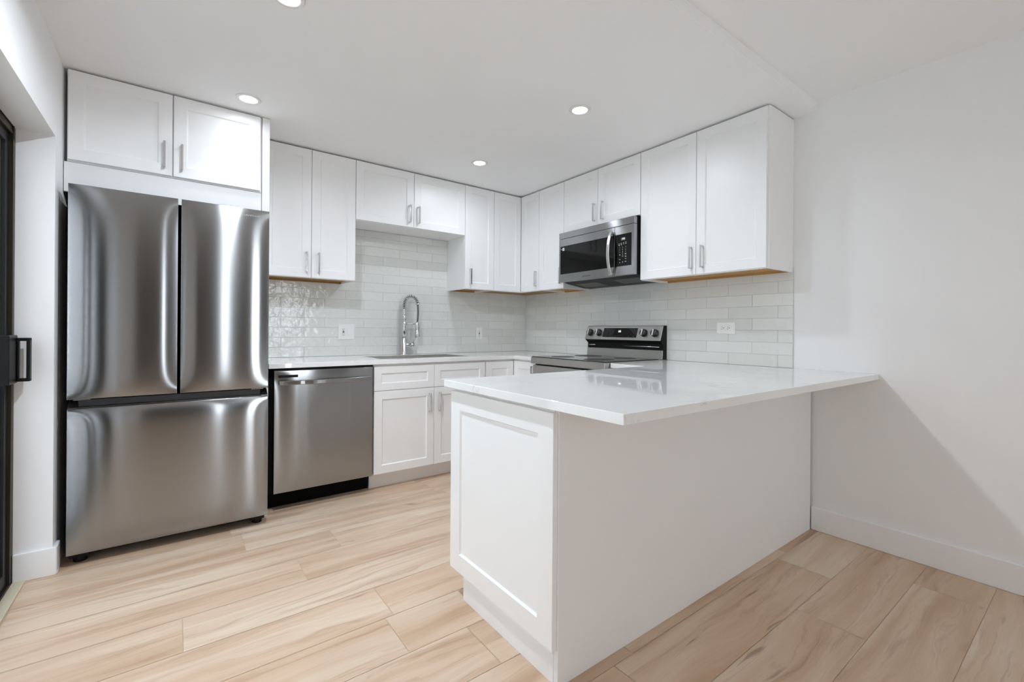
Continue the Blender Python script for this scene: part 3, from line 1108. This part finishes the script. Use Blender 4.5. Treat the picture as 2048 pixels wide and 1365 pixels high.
panel_text('clock_digits', '66', 'digit', -1.303, 0.072, 0.028, dsp)
for (y, h) in ((-1.172, 0.086), (-1.196, 0.086), (-1.220, 0.086), (-1.172, 0.070), (-1.196, 0.070), (-1.265, 0.034), (-1.29, 0.034), (-1.312, 0.034), (-1.336, 0.034), (-1.40, 0.032), (-1.42, 0.05), (-1.445, 0.086), (-1.445, 0.03)):
    panel_slab('touch_mark', 'ink_dark', y - 0.005, y + 0.005, h - 0.002, h + 0.002, 0.0014, 0.0018, dsp)
for y in (-0.987, -1.084, -1.540, -1.638):
    kb = MB()
    c0 = on_panel(y, 0.060, 0.0005)
    seg = 28
    prof = [(0.030, 0.0), (0.030, 0.006), (0.027, 0.008), (0.027, 0.022), (0.024, 0.026), (0.0, 0.026)]
    rings = []
    ey = Vector((0, 1, 0))
    for r, hh in prof:
        rings.append([kb.bm.verts.new(c0 + pnorm * hh + (ey * math.cos(2 * math.pi * k / seg) + pdir * math.sin(2 * math.pi * k / seg)) * max(r, 1e-5)) for k in range(seg)])
    for ra, rb in zip(rings, rings[1:]):
        for k in range(seg):
            kb.bm.faces.new((ra[k], ra[(k + 1) % seg], rb[(k + 1) % seg], rb[k])).smooth = True
    kn = kb.build('knob', 'charcoal', cp)
    gp = MB()
    for s0, s1, w0, o0, o1 in ((-0.026, 0.026, 0.0065, 0.020, 0.036),):
        cc = [c0 + pnorm * o + ey * a + pdir * b2 for o in (o0, o1) for a, b2 in ((-w0, s0), (w0, s0), (w0, s1), (-w0, s1))]
        v = [gp.bm.verts.new(p) for p in cc]
        for f in ((0, 1, 2, 3), (7, 6, 5, 4), (0, 4, 5, 1), (1, 5, 6, 2), (2, 6, 7, 3), (3, 7, 4, 0)):
            gp.bm.faces.new([v[i] for i in f])
    gp.build('grip', 'chrome', kn, 0.003)

# ------------------------------------------------------------------ microwave
MY0, MY1, MX = -1.684, -0.921, -0.385
MZ0, MZ1 = 1.526, 1.932
t = thing('microwave', 'stainless over the range microwave with black window and curved handle', 'microwave', (-0.2, -1.3, MZ0))
b = MB()
b.box(MX + 0.035, -0.012, MY0 + 0.002, MY1 - 0.002, MZ0 + 0.010, MZ1 + 0.009)
b.build('housing', 'black', t, 0.003)
box('vent_strip', 'steel', MX, MX + 0.0345, MY0, MY1, 1.882, MZ1, t, 0.0015)
md_ = box('door', 'steel', MX, MX + 0.0345, -1.512, MY1, MZ0, 1.8795, t, 0.0015)
cpn = box('control_panel', 'steel', MX, MX + 0.0345, MY0, -1.5145, MZ0, 1.8795, t, 0.0015)
box('window', 'blackglass', MX - 0.0012, MX + 0.001, -1.511, MY1 - 0.018, 1.591, 1.820, md_, 0.0006)
box('key_pad', 'blackglass', MX - 0.0012, MX + 0.001, MY0 + 0.020, -1.5155, 1.591, 1.820, cpn, 0.0006)
text('brand_lettering', 'SAMSUNG', 'ink_dark', md_, 0.0145, (MX - 0.0003, -1.235, 1.553), '-x', sx=1.4)
stk = box('sticker', 'ink_white', MX - 0.0017, MX - 0.0011, -0.985, -0.965, 1.783, 1.806, md_)
MB().box(MX - 0.0019, MX - 0.0016, -0.9775, -0.9725, 1.789, 1.800).build('sticker_mark', 'ink_dark', stk)
text('sticker_lettering', 'NFC', 'ink_grey', md_, 0.008, (MX - 0.0014, -0.953, 1.794), '-x') if False else None
box('window_mark', 'ink_grey', MX - 0.0016, MX - 0.0011, -0.962, -0.946, 1.792, 1.797, md_)
dp = box('display', 'lcd', MX - 0.0018, MX - 0.0011, -1.612, -1.572, 1.775, 1.794, cpn)
text('clock_digits', '4 8', 'digit', dp, 0.016, (MX - 0.0020, -1.594, 1.785), '-x')
keys = ['123', '456', '789', ' 0 ']
for r_, rowk in enumerate(keys):
    for c_, ch in enumerate(rowk):
        if ch != ' ':
            text('key', ch, 'ink_grey', cpn, 0.012, (MX - 0.0014, -1.562 - 0.026 * c_, 1.724 - 0.0165 * r_), '-x')
for (yy, z_, w_, h_) in [(-1.556, 1.752, 0.014, 0.003), (-1.576, 1.755, 0.012, 0.003), (-1.596, 1.757, 0.008, 0.003), (-1.616, 1.758, 0.013, 0.003),
                         (-1.556, 1.742, 0.010, 0.006), (-1.576, 1.745, 0.008, 0.006), (-1.596, 1.748, 0.008, 0.004), (-1.616, 1.749, 0.012, 0.003),
                         (-1.562, 1.673, 0.009, 0.008), (-1.588, 1.662, 0.012, 0.004), (-1.614, 1.676, 0.012, 0.007), (-1.614, 1.658, 0.012, 0.006),
                         (-1.562, 1.640, 0.009, 0.004), (-1.614, 1.642, 0.012, 0.004), (-1.562, 1.618, 0.008, 0.005), (-1.588, 1.620, 0.008, 0.005), (-1.614, 1.621, 0.014, 0.004)]:
    box('key', 'ink_grey', MX - 0.0015, MX - 0.0011, yy - w_ / 2, yy + w_ / 2, z_ - h_ / 2, z_ + h_ / 2, cpn)
# curved handle
hb = MB(); bm = hb.bm
rows = []
N = 26
for i in range(N + 1):
    k = i / N
    z_ = 1.533 + (1.850 - 1.533) * k
    o_ = 0.008 + 0.034 * (1 - (2 * k - 1) ** 2)
    th = 0.011
    rows.append([bm.verts.new((MX - o_ - (0 if q in (0, 1) else th), -1.503 + (0 if q in (0, 3) else 0.026), z_)) for q in range(4)])
for i in range(N):
    for q in range(4):
        bm.faces.new((rows[i][q], rows[i + 1][q], rows[i + 1][(q + 1) % 4], rows[i][(q + 1) % 4]))
bm.faces.new(rows[0]); bm.faces.new(rows[-1][::-1])
for z_ in (1.535, 1.832):
    hb.box(MX - 0.012, MX + 0.001, -1.501, -1.479, z_, z_ + 0.016)
hb.build('handle', 'nickel', md_, 0.003)
# underside with lamp panel and grease filters
u = MB()
u.prism([(MX + 0.036, MZ0 + 0.0095), (-0.013, MZ0 + 0.0095), (-0.013, MZ0 - 0.030), (-0.10, MZ0 - 0.030), (MX + 0.10, MZ0 - 0.006)], 'y', MY0 + 0.004, MY1 - 0.004)
un_ = u.build('underside', 'black', t, 0.001, 1)
for (ya, yb) in ((-1.22, -0.99), (-1.62, -1.39)):
    q = MB()
    sl = lambda x: MZ0 - 0.006 + (-0.030 + 0.006) * (x - (MX + 0.10)) / (-0.10 - MX - 0.10)
    xa, xb = MX + 0.125, -0.125
    v = [q.bm.verts.new((x, y, sl(x) - d_)) for d_ in (-0.001, 0.003) for x, y in ((xa, ya), (xb, ya), (xb, yb), (xa, yb))]
    for f in ((0, 1, 2, 3), (7, 6, 5, 4), (0, 4, 5, 1), (1, 5, 6, 2), (2, 6, 7, 3), (3, 7, 4, 0)):
        q.bm.faces.new([v[i] for i in f])
    q.build('grease_filter', 'filter', un_)


# ------------------------------------------------------------------ outlets
def outlet(label, side, c, wdt, hgt, devices, group, turned=False):
    """devices: list of (offset, kind)"""
    f = Face(side, -0.0095)
    a, z = c
    t = thing('outlet', label, 'outlet', f(a, 0, z), group)
    m = MB()
    f.box(m, a - wdt / 2, a + wdt / 2, 0, 0.006, z - hgt / 2, z + hgt / 2)
    m.build('cover_plate', 'white_plastic', t, 0.002)
    for off, kind in devices:
        m = MB()
        hw, hh = (0.0165, 0.0335)
        if turned: hw, hh = hh, hw
        f.box(m, a + off - hw, a + off + hw, 0.0062, 0.0085, z - hh, z + hh)
        dv = m.build('rocker_switch' if kind == 'switch' else 'receptacle', 'white_plastic', t, 0.0012, 1)
        if kind == 'switch':
            continue
        def slot(a0, a1, z0, z1, d1=0.0089):
            m = MB()
            f.box(m, a0, a1, 0.0084, d1, z0, z1)
            m.build('slot', 'slot', dv)
        for s in (-1, 1):
            for (du, dv_, su, sv) in ((-0.006, 0.004, 0.0012, 0.004), (0.006, 0.004, 0.0012, 0.0035), (0.0, -0.006, 0.0025, 0.0025)):
                u0, v0 = du, dv_ + s * 0.019
                if turned:
                    u0, v0, su, sv = v0, du, sv, su
                slot(a + off + u0 - su, a + off + u0 + su, z + v0 - sv, z + v0 + sv)
        if kind == 'gfci':
            for q in (0.001, -0.006):
                m = MB()
                f.box(m, a + off - 0.007, a + off + 0.007, 0.0084, 0.0093, z + q, z + q + 0.005)
                m.build('button', 'slot', dv)
    return t


outlet('double white wall plate with outlet and rocker switch on tile behind the dishwasher', 'B', (-1.842, 1.105), 0.127, 0.122, [(-0.024, 'gfci'), (0.024, 'switch')], 'white wall outlets')
outlet('single upright white outlet on the tile between faucet and corner', 'B', (-0.587, 1.094), 0.072, 0.116, [(0, 'gfci')], 'white wall outlets')
outlet('white outlet mounted sideways on the tile between range and tile edge', 'R', (-2.146, 1.152), 0.124, 0.076, [(0, 'plain')], 'white wall outlets', True)


# ------------------------------------------------------------------ ceiling lamps
def downlight(x, y, z, label, w=None):
    t = thing('ceiling_light', label, 'ceiling light', (x, y, z), 'recessed ceiling lights')
    MB().lathe([(0.0435, -0.0005), (0.0435, -0.004), (0.047, -0.0055), (0.058, -0.004), (0.062, -0.0005)], (x, y, z), seg=48).build('trim_ring', 'white_plastic', t)
    MB().lathe([(0.043, -0.0006), (0.043, -0.002), (0.0, -0.0022)], (x, y, z), seg=40).build('lens', 'lamp', t)
    d_ = bpy.data.lights.new('lamp', 'AREA')
    d_.shape = 'DISK'; d_.size = 0.085
    d_.energy = w or DOWN_W
    d_.color = DOWN_COL
    d_.spread = math.radians(168)
    o = bpy.data.objects.new('lamp', d_)
    COL.objects.link(o)
    o.parent = t
    o.location = (0, 0, -0.0065)
    return t


downlight(-2.621, -0.828, ZC, 'recessed ceiling light in front of the cabinet over the fridge', 0.9)
downlight(-1.098, -0.804, ZC, 'recessed ceiling light nearest the inner corner of the wall cabinets', 3.1)
downlight(-1.085, -1.850, ZC, 'recessed ceiling light above the range and microwave side')
downlight(-2.600, -1.800, ZC, 'recessed ceiling light cut off by the upper picture edge', 18.5)
